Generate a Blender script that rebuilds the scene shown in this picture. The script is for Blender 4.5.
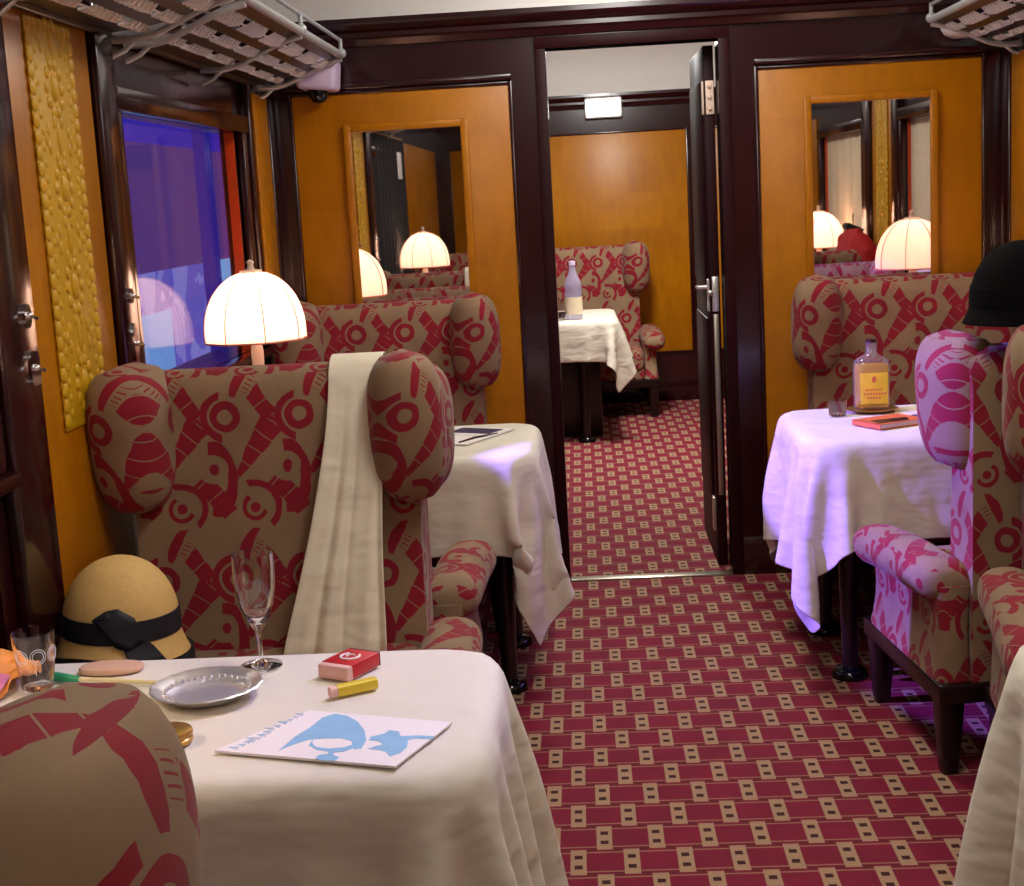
import bpy, bmesh, math, random
import numpy as np
from mathutils import Vector, Matrix, noise
random.seed(7)
PI = math.pi
SC = bpy.context.scene
COL = SC.collection
for o in list(bpy.data.objects):
    bpy.data.objects.remove(o)

# ------------------------------------------------------------------ materials
class NT:
    """Small wrapper for building node materials."""
    def __init__(s, name):
        s.mat = bpy.data.materials.new(name); s.mat.use_nodes = True
        s.t = s.mat.node_tree; s.t.nodes.clear()
        s.out = s.t.nodes.new('ShaderNodeOutputMaterial')
    def n(s, typ, **kw):
        nd = s.t.nodes.new(typ)
        for k, v in kw.items(): setattr(nd, k, v)
        return nd
    def put(s, sock, v):
        if isinstance(v, bpy.types.NodeSocket): s.t.links.new(v, sock)
        else:
            if sock.type == 'RGBA' and len(v) == 3: v = (*v, 1)
            sock.default_value = v
    def m(s, op, a, b=None, c=None):
        nd = s.n('ShaderNodeMath', operation=op)
        s.put(nd.inputs[0], a)
        if b is not None: s.put(nd.inputs[1], b)
        if c is not None: s.put(nd.inputs[2], c)
        return nd.outputs[0]
    def mix(s, f, a, b):
        nd = s.n('ShaderNodeMix', data_type='RGBA')
        s.put(nd.inputs[0], f); s.put(nd.inputs[6], a); s.put(nd.inputs[7], b)
        return nd.outputs[2]
    def noise(s, scale, detail=3, vec=None, rough=.5):
        nd = s.n('ShaderNodeTexNoise'); nd.inputs['Scale'].default_value = scale
        nd.inputs['Detail'].default_value = detail; nd.inputs['Roughness'].default_value = rough
        if vec is not None: s.put(nd.inputs['Vector'], vec)
        return nd.outputs['Fac']
    def coord(s, which='Object'):
        return s.n('ShaderNodeTexCoord').outputs[which]
    def sep(s, v):
        nd = s.n('ShaderNodeSeparateXYZ'); s.put(nd.inputs[0], v); return nd.outputs
    def mapv(s, v, scale=(1, 1, 1)):
        nd = s.n('ShaderNodeMapping'); s.put(nd.inputs['Vector'], v); nd.inputs['Scale'].default_value = scale
        return nd.outputs[0]
    def bump(s, h, strength=.3, dist=.01):
        nd = s.n('ShaderNodeBump'); nd.inputs['Strength'].default_value = strength
        nd.inputs['Distance'].default_value = dist; s.put(nd.inputs['Height'], h)
        return nd.outputs[0]
    def done(s, color, rough=.5, metal=0, normal=None, **kw):
        b = s.n('ShaderNodeBsdfPrincipled')
        s.put(b.inputs['Base Color'], color); s.put(b.inputs['Roughness'], rough); s.put(b.inputs['Metallic'], metal)
        if normal is not None: s.put(b.inputs['Normal'], normal)
        for k, v in kw.items(): s.put(b.inputs[k.replace('_', ' ')], v)
        s.t.links.new(b.outputs[0], s.out.inputs[0])
        return s.mat

def lin(r, g, b):
    f = lambda c: (c/255/12.92 if c/255 <= .04045 else ((c/255+.055)/1.055)**2.4)
    return (f(r), f(g), f(b))

def plain(name, col, rough=.5, metal=0, var=.12, scale=30, bump=0, **kw):
    t = NT(name); nz = t.noise(scale, 3, t.coord())
    c = t.mix(nz, tuple(x*(1-var) for x in col), tuple(min(1, x*(1+var)) for x in col))
    return t.done(c, rough, metal, t.bump(nz, bump, .004) if bump else None, **kw)

def make_mahogany(name='mahogany', rough=.22, coat=.35):
    t = NT(name); v = t.mapv(t.coord(), (14, 14, 1.2))
    nz = t.noise(3, 5, v, .6)
    c = t.mix(nz, lin(22, 2, 7), lin(52, 7, 11))
    return t.done(c, rough, 0, None, Coat_Weight=coat, Coat_Roughness=.1, Specular_IOR_Level=.5 if coat else .15)
def make_maple():
    t = NT('maple_veneer'); co = t.coord()
    x, y, z = t.sep(co)
    # veneer sheets laid in squares, each with its own tone
    w = t.n('ShaderNodeTexWhiteNoise'); cb = t.n('ShaderNodeCombineXYZ')
    xy = t.m('ADD', x, y)
    t.put(cb.inputs[0], t.m('FLOOR', t.m('MULTIPLY', xy, 4.6))); t.put(cb.inputs[2], t.m('FLOOR', t.m('MULTIPLY', z, 4.2)))
    t.put(w.inputs['Vector'], cb.outputs[0])
    fine = t.noise(22, 5, t.mapv(co, (1, 1, .35)), .65); big = t.noise(2.3, 2, co)
    f = t.m('ADD', t.m('MULTIPLY', w.outputs['Value'], .16), t.m('ADD', t.m('MULTIPLY', fine, .45), t.m('MULTIPLY', big, .4)))
    c = t.mix(f, lin(126, 62, 0), lin(212, 138, 0))
    return t.done(c, .38, 0, None, Specular_IOR_Level=.3, Coat_Weight=.12, Coat_Roughness=.3)
def make_upholstery():
    t = NT('upholstery'); uv = t.n('ShaderNodeUVMap').outputs[0]
    wob = t.n('ShaderNodeTexNoise'); wob.inputs['Scale'].default_value = 14
    t.put(wob.inputs['Vector'], uv)
    u, v, _ = t.sep(uv); wx, wy, _ = t.sep(wob.outputs['Color'])
    u = t.m('ADD', u, t.m('MULTIPLY', t.m('SUBTRACT', wx, .5), .016)); v = t.m('ADD', v, t.m('MULTIPLY', t.m('SUBTRACT', wy, .5), .016))
    PU, PV = .174, .373
    def loc(cx, cy, ang=0):
        a = t.m('WRAP', t.m('SUBTRACT', u, cx), PU/2, -PU/2); b = t.m('WRAP', t.m('SUBTRACT', v, cy), PV/2, -PV/2)
        if ang:
            c, s = math.cos(ang), math.sin(ang)
            return t.m('ADD', t.m('MULTIPLY', a, c), t.m('MULTIPLY', b, s)), t.m('SUBTRACT', t.m('MULTIPLY', b, c), t.m('MULTIPLY', a, s))
        return a, b
    def rad(a, b, sx=1, sy=1):
        return t.m('SQRT', t.m('ADD', t.m('POWER', t.m('MULTIPLY', a, 1/sx), 2), t.m('POWER', t.m('MULTIPLY', b, 1/sy), 2)))
    lt = lambda a, b: t.m('LESS_THAN', a, b)
    gt = lambda a, b: t.m('GREATER_THAN', a, b)
    AND = lambda *k: k[0] if len(k) == 1 else t.m('MULTIPLY', k[0], AND(*k[1:]))
    OR = lambda *k: k[0] if len(k) == 1 else t.m('MAXIMUM', k[0], OR(*k[1:]))
    NOT = lambda k: t.m('SUBTRACT', 1, k)
    def ring(r, r0, r1): return AND(gt(r, r0), lt(r, r1))
    # checkered wedge (drawn first)
    a, b = loc(.0075, .133, math.radians(53))
    half = t.m('MULTIPLY_ADD', a, .155, .0185)
    wedge = AND(lt(t.m('ABSOLUTE', a), .086), lt(t.m('ABSOLUTE', b), half), gt(t.m('ABSOLUTE', t.m('WRAP', a, .019, -.019)), .0013))
    # block chain running the other way
    a, b = loc(.083, .030, math.radians(-50))
    band = AND(lt(t.m('ABSOLUTE', a), .052), lt(t.m('ABSOLUTE', b), .023), gt(t.m('ABSOLUTE', t.m('WRAP', a, .021, -.021)), .0013))
    red = OR(wedge, band)
    a, b = loc(.030, -.135, math.radians(-55))
    band = AND(lt(t.m('ABSOLUTE', a), .045), lt(t.m('ABSOLUTE', b), .020), gt(t.m('ABSOLUTE', t.m('WRAP', a, .02, -.02)), .0013))
    red = OR(red, band)
    # trunk: thick curved band
    a, b = loc(-.088, .068); r = rad(a, b, 1, 1.75)
    trunk = AND(ring(r, .026, .050), gt(a, -.012))
    red = OR(red, trunk)
    # comma disc
    a, b = loc(.080, .092); r = rad(a, b)
    disc = lt(r, .034)
    com = lt(rad(t.m('ADD', a, -.004), b, 1, 1.3), .0105)
    red = OR(AND(red, NOT(disc)), com)
    # petal (half red, half tan with stitches)
    a, b = loc(-.010, -.088, math.radians(62)); r = rad(a, b, .05, .027)
    pet = lt(r, 1)
    st = AND(lt(t.m('ABSOLUTE', t.m('WRAP', t.m('ADD', a, 0), .005, -.005)), .0014), lt(t.m('ABSOLUTE', t.m('ADD', b, .012)), .009), lt(t.m('ABSOLUTE', a), .02))
    red = OR(AND(red, NOT(pet)), AND(pet, OR(gt(b, .002), st)))
    # ring B with crescent
    a, b = loc(-.055, -.165); r = rad(a, b)
    db = lt(r, .047)
    rb = OR(ring(r, .017, .035), AND(ring(r, .041, .058), lt(a, -.012)))
    red = OR(AND(red, NOT(db)), rb)
    # ring A with dot and right-hand arc
    a, b = loc(0, 0); r = rad(a, b)
    da = lt(r, .047)
    ra = OR(lt(r, .0115), AND(ring(r, .021, .032), lt(t.m('ADD', a, b), .012)), AND(ring(r, .047, .063), gt(t.m('ADD', t.m('MULTIPLY', a, .9), t.m('MULTIPLY', b, .5)), .012)))
    red = OR(AND(red, NOT(da)), ra)
    nz = t.noise(9, 3, uv); fine = t.noise(420, 2, uv)
    tan = t.mix(nz, lin(122, 95, 70), lin(160, 132, 100)); rd = t.mix(nz, lin(112, 0, 22), lin(158, 6, 40))
    c = t.mix(red, tan, rd)
    return t.done(c, .85, 0, t.bump(fine, .12, .0008), Sheen_Weight=.08)
def make_carpet():
    t = NT('carpet_weave'); x, y, z = t.sep(t.coord())
    U = t.m('MULTIPLY', t.m('ADD', x, .28), 1/.117); V = t.m('MULTIPLY', t.m('ADD', y, 2.352+.06), 1/.12)
    row = t.m('FLOOR', V); vf = t.m('FRACT', V)
    sh = t.m('MULTIPLY', t.m('MODULO', t.m('ABSOLUTE', row), 2), .5)
    uf = t.m('WRAP', t.m('ADD', U, sh), .5, -.5)
    au = t.m('ABSOLUTE', uf); av = t.m('ABSOLUTE', t.m('SUBTRACT', vf, .5))
    lt = lambda a, b: t.m('LESS_THAN', a, b); gt = lambda a, b: t.m('GREATER_THAN', a, b)
    blk = lt(au, .15)
    dot = t.m('MULTIPLY', lt(au, .075), lt(t.m('ABSOLUTE', t.m('SUBTRACT', av, .2)), .075))
    line = t.m('MULTIPLY', gt(av, .36), lt(av, .41)); seam = gt(av, .44)
    nz = t.noise(7, 3, t.coord()); fz = t.noise(300, 2, t.coord())
    mag = t.mix(nz, lin(100, 0, 32), lin(140, 0, 48)); tan = t.mix(fz, lin(140, 106, 80), lin(192, 156, 122))
    c = t.mix(line, mag, t.mix(.55, mag, tan))
    c = t.mix(t.m('MULTIPLY', seam, lt(au, .32)), c, lin(100, 10, 26))
    c = t.mix(blk, c, tan); c = t.mix(dot, c, lin(58, 12, 12))
    return t.done(c, .95, 0, t.bump(fz, .4, .003))
def make_linen(name, ca, cb):
    t = NT(name); uv = t.coord()
    big = t.noise(4, 3, uv, .5); fold = t.noise(7, 2, t.mapv(uv, (1, 1, 2.2)), .55); fine = t.noise(500, 1, uv)
    h = t.m('ADD', t.m('MULTIPLY', big, .6), t.m('ADD', fold, t.m('MULTIPLY', fine, .02)))
    return t.done(t.mix(big, ca, cb), .8, 0, t.bump(h, .5, .02), Sheen_Weight=.1)
def make_glass(name, tint=(1, 1, 1), rough=0, refl=.45):
    t = NT(name)
    g = t.n('ShaderNodeBsdfGlossy'); g.inputs['Roughness'].default_value = rough
    tr = t.n('ShaderNodeBsdfTransparent'); t.put(tr.inputs[0], tint)
    lw = t.n('ShaderNodeLayerWeight'); lw.inputs[0].default_value = .5
    mx = t.n('ShaderNodeMixShader'); t.put(mx.inputs[0], t.m('MULTIPLY_ADD', t.m('POWER', lw.outputs['Facing'], 5), refl, .035))
    t.t.links.new(tr.outputs[0], mx.inputs[1]); t.t.links.new(g.outputs[0], mx.inputs[2]); t.t.links.new(mx.outputs[0], t.out.inputs[0])
    return t.mat
def make_crystal(name, tint):
    t = NT(name)
    return t.done(tint, .02, 0, None, Transmission_Weight=1.0, IOR=1.45)
def make_filled(name, col, tr_col, k):
    # coloured liquid or milky glass: part clear, part light-scattering
    t = NT(name)
    d = t.n('ShaderNodeBsdfDiffuse'); t.put(d.inputs[0], col); tl = t.n('ShaderNodeBsdfTranslucent'); t.put(tl.inputs[0], col)
    a = t.n('ShaderNodeMixShader'); a.inputs[0].default_value = .5; t.t.links.new(d.outputs[0], a.inputs[1]); t.t.links.new(tl.outputs[0], a.inputs[2])
    tr = t.n('ShaderNodeBsdfTransparent'); t.put(tr.inputs[0], tr_col)
    b = t.n('ShaderNodeMixShader'); b.inputs[0].default_value = k; t.t.links.new(tr.outputs[0], b.inputs[1]); t.t.links.new(a.outputs[0], b.inputs[2])
    g = t.n('ShaderNodeBsdfGlossy'); g.inputs['Roughness'].default_value = .05
    c = t.n('ShaderNodeMixShader'); c.inputs[0].default_value = .07; t.t.links.new(b.outputs[0], c.inputs[1]); t.t.links.new(g.outputs[0], c.inputs[2])
    t.t.links.new(c.outputs[0], t.out.inputs[0]); return t.mat
def make_shade():
    t = NT('lamp_silk')
    d = t.n('ShaderNodeBsdfDiffuse'); t.put(d.inputs[0], lin(252, 226, 212))
    tr = t.n('ShaderNodeBsdfTranslucent'); t.put(tr.inputs[0], lin(255, 222, 206))
    a = t.n('ShaderNodeMixShader'); a.inputs[0].default_value = .72
    t.t.links.new(d.outputs[0], a.inputs[1]); t.t.links.new(tr.outputs[0], a.inputs[2])
    t.t.links.new(a.outputs[0], t.out.inputs[0])
    return t.mat
def make_emit(name, col, st):
    t = NT(name); e = t.n('ShaderNodeEmission'); t.put(e.inputs[0], col); e.inputs[1].default_value = st
    t.t.links.new(e.outputs[0], t.out.inputs[0]); return t.mat
def make_screen():
    t = NT('screen_picture'); x, y, z = t.sep(t.coord())
    nz = t.noise(3, 3, t.coord())
    lo = t.m('LESS_THAN', z, 1.19); hi = t.m('GREATER_THAN', z, 1.78)
    c = t.mix(nz, lin(74, 48, 128), lin(84, 58, 124))
    c = t.mix(hi, c, lin(44, 38, 170))
    c = t.mix(lo, c, t.mix(t.m('GREATER_THAN', nz, .52), lin(86, 84, 190), lin(120, 120, 205)))
    c = t.mix(t.m('MULTIPLY', t.m('GREATER_THAN', y, 2.52), lo), c, lin(110, 160, 225))
    c = t.mix(t.m('MULTIPLY', t.m('LESS_THAN', y, 1.62), t.m('LESS_THAN', z, 1.0)), c, lin(105, 150, 220))
    col = t.m('MULTIPLY', t.m('GREATER_THAN', y, 2.30), t.m('LESS_THAN', y, 2.68))
    c = t.mix(col, c, lin(44, 32, 140))
    e = t.n('ShaderNodeEmission'); t.put(e.inputs[0], c); e.inputs[1].default_value = 1.0
    t.t.links.new(e.outputs[0], t.out.inputs[0]); return t.mat
M = dict(
    mahogany=make_mahogany(), maple=make_maple(), fabric=make_upholstery(), carpet=make_carpet(),
    linen=make_linen('table_linen', lin(218, 211, 192), lin(234, 227, 210)), scarf=make_linen('scarf_silk', lin(232, 222, 196), lin(246, 236, 212)),
    blackwood=plain('ebonised_wood', lin(24, 9, 11), .3), ceiling=plain('ceiling_paint', lin(244, 240, 234), .6, var=.03),
    gold=plain('gilded_relief', lin(204, 156, 10), .5, .0, scale=60), casing=make_mahogany('casing_mahogany', .5, 0), silver=plain('silver_metal', (.86, .85, .84), .28, .75, var=.05),
    aged=plain('silver_paint', lin(186, 190, 190), .3, .2, var=.2), fret=plain('polished_fret', lin(246, 250, 250), .3, 0, var=.04), chrome=plain('chrome', (.8, .8, .82), .12, 1, var=.03),
    reveal=plain('lit_reveal_red', lin(190, 60, 10), .3), glass=make_glass('window_pane'), shade=make_shade(),  # reveal: orange-red colour carries the light on the mahogany jambs
    crystal=make_glass('clear_glass', (.93, .92, .93), .02, .9), liquor=make_filled('yellow_liquor', lin(244, 204, 30), (1, .8, .1), .88), lead=make_crystal('lead_crystal', (1, .985, .98)), bottleglass=make_filled('bottle_glass', lin(205, 200, 190), (.97, .97, .96), .22), water=make_filled('lilac_lit_glass', lin(214, 208, 240), (.95, .94, 1), .5),  # water: lilac tint stands for violet light falling on clear glass
    mirror=plain('mirror_silvering', (.86, .84, .84), .015, 1, var=0), bulb=make_emit('lit_bulb', (1, .78, .55), 6), diffuser=make_emit('lit_diffuser', (1, .95, .87), 6),
    sign=make_emit('emergency_diffuser', (1, .96, .9), 9), brass=plain('brass', lin(200, 160, 80), .3, .8), cream=plain('cream_enamel', lin(236, 208, 186), .4, var=.04),
    trim=plain('shade_trim', lin(214, 120, 92), .7), straw=plain('straw_felt', lin(222, 182, 112), .75, scale=90, bump=.2), navy=plain('navy_ribbon', lin(20, 21, 34), .6),
    blackcloth=plain('black_cloth', lin(16, 15, 17), .85), blackfelt=plain('black_felt', lin(8, 7, 8), .95, Specular_IOR_Level=.1), redcloth=plain('red_cloth', lin(176, 16, 24), .8), whitecard=plain('white_card', lin(240, 236, 230), .6, var=.02),
    red=plain('red_print', lin(190, 22, 30), .45), pinkcard=plain('pink_card', lin(238, 190, 178), .5), yellow=plain('yellow_plastic', lin(232, 204, 50), .35),
    blueink=plain('blue_print', lin(140, 190, 226), .6), lightink=plain('pale_blue_print', lin(182, 206, 232), .6), paper=plain('paper', lin(244, 236, 236), .7, var=.02),
    darkline=plain('dark_print', lin(60, 50, 80), .6), green=plain('green_plastic', lin(40, 150, 100), .4), tan=plain('tan_leather', lin(206, 166, 138), .6), ivory=plain('ivory', lin(232, 216, 160), .4),
    orange=plain('orange_silk', lin(240, 158, 72), .55), pink=plain('pink_silk', lin(232, 140, 190), .55), cover=plain('orange_cover', lin(220, 110, 60), .5), pages=plain('book_pages', lin(214, 190, 190), .7),
    lilac=plain('lilac_paint', lin(214, 196, 224), .5, var=.03), blind=plain('cream_blind', lin(214, 200, 170), .7), label=plain('bottle_label', lin(240, 222, 190), .6), goldlabel=plain('golden_label', lin(238, 200, 44), .6),
    screen=make_screen(), steel=plain('brushed_steel', lin(190, 184, 168), .3, .9), whiteplastic=plain('white_plastic', lin(232, 228, 224), .4), blackglass=plain('black_glass', lin(10, 10, 12), .08),
    etched=plain('etched_glass', lin(235, 235, 240), .7), wine=plain('dark_leather', lin(52, 8, 14), .4),
)

# ------------------------------------------------------------------ mesh helpers
def new(): return bmesh.new()
def merge(bm, t):
    me = bpy.data.meshes.new('tmp'); t.to_mesh(me); t.free(); bm.from_mesh(me); bpy.data.meshes.remove(me)
def box(bm, x0, x1, y0, y1, z0, z1, bev=0, seg=2, mat=None):
    t = bmesh.new()
    r = bmesh.ops.create_cube(t, size=1)
    bmesh.ops.scale(t, verts=t.verts, vec=(x1-x0, y1-y0, z1-z0)); bmesh.ops.translate(t, verts=t.verts, vec=((x0+x1)/2, (y0+y1)/2, (z0+z1)/2))
    if bev: bmesh.ops.bevel(t, geom=t.edges[:], offset=bev, segments=seg, affect='EDGES', profile=.5)
    if mat is not None: bmesh.ops.transform(t, verts=t.verts, matrix=mat)
    merge(bm, t); return bm
def rings(bm, secs, cap0=True, cap1=True, closed=True):
    """loft a list of point rings of equal length"""
    vs = [[bm.verts.new(p) for p in s] for s in secs]
    n = len(secs[0])
    for a, b in zip(vs, vs[1:]):
        for i in range(n if closed else n-1):
            j = (i+1) % n
            bm.faces.new((a[i], a[j], b[j], b[i]))
    if cap0: bm.faces.new(vs[0][::-1])
    if cap1: bm.faces.new(vs[-1])
    return bm
def lathe(bm, prof, seg=32, c=(0, 0, 0), wob=None):
    """revolve (r,z) profile about z; r==0 ends are closed with a fan"""
    rows = []
    for r, z in prof:
        if r < 1e-6: rows.append([bm.verts.new((c[0], c[1], c[2]+z))])
        else:
            row = []
            for i in range(seg):
                a = 2*PI*i/seg; k = 1 if wob is None else wob(a, r, z)
                row.append(bm.verts.new((c[0]+r*k*math.cos(a), c[1]+r*k*math.sin(a), c[2]+z)))
            rows.append(row)
    for a, b in zip(rows, rows[1:]):
        for i in range(seg):
            j = (i+1) % seg
            if len(a) == 1 and len(b) == 1: continue
            if len(a) == 1: bm.faces.new((a[0], b[j], b[i]))
            elif len(b) == 1: bm.faces.new((a[i], a[j], b[0]))
            else: bm.faces.new((a[i], a[j], b[j], b[i]))
    return bm
def tube(bm, pts, r, seg=8):
    pts = [Vector(p) for p in pts]; rs = r if isinstance(r, (list, tuple)) else [r]*len(pts)
    secs = []; prev = None
    for i, p in enumerate(pts):
        d = (pts[min(i+1, len(pts)-1)]-pts[max(i-1, 0)]).normalized()
        if prev is None:
            n = d.orthogonal().normalized()
        else:
            n = (prev-d*prev.dot(d)); n = n.normalized() if n.length > 1e-6 else d.orthogonal().normalized()
        prev = n; b = d.cross(n)
        secs.append([p+(n*math.cos(2*PI*k/seg)+b*math.sin(2*PI*k/seg))*rs[i] for k in range(seg)])
    return rings(bm, secs)
def prism(bm, poly, z0, z1, mat=None):
    t = bmesh.new()
    lo = [t.verts.new((x, y, z0)) for x, y in poly]; hi = [t.verts.new((x, y, z1)) for x, y in poly]
    t.faces.new(lo[::-1]); t.faces.new(hi)
    n = len(poly)
    for i in range(n): t.faces.new((lo[i], lo[(i+1) % n], hi[(i+1) % n], hi[i]))
    bmesh.ops.recalc_face_normals(t, faces=t.faces)
    if mat is not None: bmesh.ops.transform(t, verts=t.verts, matrix=mat)
    merge(bm, t); return bm
def ball(bm, c, r, s=(1, 1, 1), sub=2):
    t = bmesh.new(); bmesh.ops.create_icosphere(t, subdivisions=sub, radius=r)
    bmesh.ops.scale(t, verts=t.verts, vec=s); bmesh.ops.translate(t, verts=t.verts, vec=c); merge(bm, t); return bm
def sup(cx, cy, hx, hy, n=28, p=3.0):
    out = []
    for i in range(n):
        a = 2*PI*i/n; c, s = math.cos(a), math.sin(a)
        out.append((cx+hx*math.copysign(abs(c)**(2/p), c), cy+hy*math.copysign(abs(s)**(2/p), s)))
    return out
def rrect(hx, hy, r, k=6):
    pts = []
    for cx, cy, a0 in ((hx-r, hy-r, 0), (-hx+r, hy-r, 90), (-hx+r, -hy+r, 180), (hx-r, -hy+r, 270)):
        for i in range(k+1):
            a = math.radians(a0+90*i/k); pts.append((cx+r*math.cos(a), cy+r*math.sin(a)))
    return pts
def obj(name, bm, mat, parent=None, smooth=True, sharp=40, uv=True, subd=0, solid=0, recalc=True):
    if recalc: bmesh.ops.recalc_face_normals(bm, faces=bm.faces)
    if uv:
        L = bm.loops.layers.uv.verify()
        cx = sum(v.co.x for v in bm.verts)/max(1, len(bm.verts)); sg = 1 if cx > .01 else (-1 if cx < -.01 else 0); yf = min(v.co.y for v in bm.verts)
        for f in bm.faces:
            n = f.normal; ax = max(range(3), key=lambda i: abs(n[i]))
            for l in f.loops:
                x, y, z = l.vert.co; u = x+sg*y+.05
                if sg == 0 and ax == 0: u = y+.06
                if ax == 2: u = x+sg*yf+.05
                l[L].uv = (u, z+(y-yf if ax == 2 else 0)-.03)
    me = bpy.data.meshes.new(name); bm.to_mesh(me); bm.free()
    if smooth:
        me.polygons.foreach_set('use_smooth', [True]*len(me.polygons))
        me.set_sharp_from_angle(angle=math.radians(sharp))
    me.materials.append(mat if not isinstance(mat, str) else M[mat])
    o = bpy.data.objects.new(name, me); COL.objects.link(o)
    if parent is not None: o.parent = parent
    if solid:
        md = o.modifiers.new('thick', 'SOLIDIFY'); md.thickness = solid; md.offset = 0
    if subd:
        md = o.modifiers.new('smooth', 'SUBSURF'); md.levels = subd; md.render_levels = subd
    return o
def thing(name, label, cat, loc=(0, 0, 0), rz=0, group=None):
    o = bpy.data.objects.new(name, None); COL.objects.link(o); o.empty_display_size = .1
    o.location = loc; o.rotation_euler = (0, 0, rz)
    return tag(o, label, cat, group)
def tag(o, label, cat, group=None):
    o['label'] = label; o['category'] = cat
    if group: o['group'] = group
    return o
def struct(name, bm, mat, label=None, **kw):
    o = obj(name, bm, mat, **kw); o['kind'] = 'structure'
    if label: o['label'] = label
    return o
def copy_tree(src, loc, rz=0, label=None, group=None, scale=None):
    def rec(o, par):
        c = o.copy(); COL.objects.link(c)
        if par is not None: c.parent = par
        for ch in o.children: rec(ch, c)
        return c
    r = rec(src, None); r.location = loc; r.rotation_euler = (0, 0, rz)
    if scale: r.scale = scale
    if label: r['label'] = label
    if group: r['group'] = group
    return r

# ------------------------------------------------------------------ camera
F = 1450.21
Rv, Uv, Wv = Vector((.99711, .04645, -.06052)), Vector((0, 0, 0)), Vector((0, 0, 0))
def camera():
    yaw, pit, rol = -.05281004, .16701105, -.05483342
    f = Vector((math.sin(yaw)*math.cos(pit), math.cos(yaw)*math.cos(pit), -math.sin(pit)))
    r = Vector((math.cos(yaw), -math.sin(yaw), 0)); u = r.cross(f)
    c, s = math.cos(rol), math.sin(rol)
    r2 = c*r+s*u; u2 = -s*r+c*u
    cd = bpy.data.cameras.new('camera'); co = bpy.data.objects.new('camera', cd); COL.objects.link(co)
    m = Matrix.Identity(4)
    for i in range(3): m[i][0] = r2[i]; m[i][1] = u2[i]; m[i][2] = -f[i]; m[i][3] = (-.2182, -5.3251, 1.4377)[i]
    co.matrix_world = m
    cd.sensor_fit = 'HORIZONTAL'; cd.sensor_width = 36; cd.lens = F/1024*36; cd.clip_start = .02
    SC.camera = co
camera()

# ------------------------------------------------------------------ the setting
WX, LX = 1.335, 1.42          # upper wall face, recessed lower wall face
YB, YF = -6.7, 4.66          # end walls
struct('floor', box(new(), -1.6, 1.6, YB-.1, YF+.1, -.05, 0), 'carpet', 'red and tan basket weave carpet')
def ceiling():
    bm = new(); n = 24
    arc = [(1.5*math.cos(PI*i/n), 2.10+.42*math.sin(PI*i/n)) for i in range(n+1)]
    secs = [[(x, y, z) for x, z in arc]+[(x*1.03, y, z+.04) for x, z in arc[::-1]] for y in (YB-.1, YF+.1)]
    rings(bm, secs)
    return struct('ceiling', bm, 'ceiling', 'off white arched carriage ceiling')
ceiling()
def tympanum_wall(name, y0, y1, opening=None, label=None):
    """cross wall of dark mahogany up to the crown, with an optional doorway"""
    bm = new()
    if opening:
        a, b, h = opening
        box(bm, -1.5, a, y0, y1, 0, h); box(bm, b, 1.5, y0, y1, 0, h); box(bm, -1.5, 1.5, y0, y1, h, 2.09)
    else: box(bm, -1.5, 1.5, y0, y1, 0, 2.09)
    w = struct(name, bm, 'mahogany', label, smooth=False)
    bm = new(); n = 24
    pts = [(1.5*math.cos(PI*i/n), 2.09+.42*math.sin(PI*i/n)+.01) for i in range(n+1)]
    prism(bm, pts+[(-1.5, 2.06), (1.5, 2.06)], y0+.01, y1-.01, Matrix(((1, 0, 0, 0), (0, 0, 1, 0), (0, 1, 0, 0), (0, 0, 0, 1))))
    obj('white_tympanum', bm, 'ceiling', w, smooth=False)
    return w
wp = tympanum_wall('wall_partition', 0, .10, (-.305, .305, 1.955), 'dark red mahogany partition with open doorway')
wf = tympanum_wall('wall_far', YF, YF+.1, None, 'far end wall with golden veneer panel')
wb = tympanum_wall('wall_back', YB-.1, YB, None, 'end wall behind the viewer')
def panel(parent, x0, x1, z0, z1, y, d):
    """veneer panel with dark bead, d=-1 faces -y"""
    bm = new(); a, b = sorted((y, y+d*.012)); box(bm, x0, x1, a, b, z0, z1, .004); obj('veneer_panel', bm, 'maple', parent)
    bm = new(); a, b = sorted((y, y+d*.018))
    for q in ((x0-.014, x0, z0-.014, z1+.014), (x1, x1+.014, z0-.014, z1+.014), (x0, x1, z0-.014, z0), (x0, x1, z1, z1+.014)):
        box(bm, q[0], q[1], a, b, q[2], q[3], .004)
    obj('panel_bead', bm, 'mahogany', parent)
panel(wp, -1.225, -.443, .335, 1.837, 0, -1); panel(wp, .443, 1.225, .335, 1.837, 0, -1)
panel(wp, -1.225, -.443, .335, 1.837, .10, 1); panel(wp, .443, 1.225, .335, 1.837, .10, 1)
panel(wf, -.40, .532, .345, 1.83, YF, -1); panel(wf, .70, 1.22, .345, 1.83, YF, -1); panel(wf, -1.22, -.56, .345, 1.83, YF, -1)
panel(wb, -1.225, -.443, .335, 1.837, YB, 1); panel(wb, .443, 1.225, .335, 1.837, YB, 1)
def crown(name, y, d):
    """moulded cornice and frieze ledge along a cross wall"""
    bm = new()
    prof = [(0, 2.00), (.018, 2.00), (.022, 2.022), (.03, 2.03), (.03, 2.045), (.052, 2.06), (.062, 2.075), (.062, 2.092), (0, 2.092)]
    rings(bm, [[(x, y+d*a, z) for a, z in prof] for x in (-1.32, 1.32)])
    return struct(name, bm, 'mahogany', sharp=25)
crown('trim_1', 0, -1); crown('trim_2', .10, 1); crown('trim_3', YF, -1); crown('trim_4', YB, 1)
def ledge(name, xs, y, d):
    bm = new(); a, b = sorted((y, y+d*.03))
    for x0, x1 in xs: box(bm, x0, x1, a, b, 1.853, 1.876, .006)
    return struct(name, bm, 'mahogany')
ledge('trim_5', [(-1.28, -.43), (.43, 1.28)], 0, -1)
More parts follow.
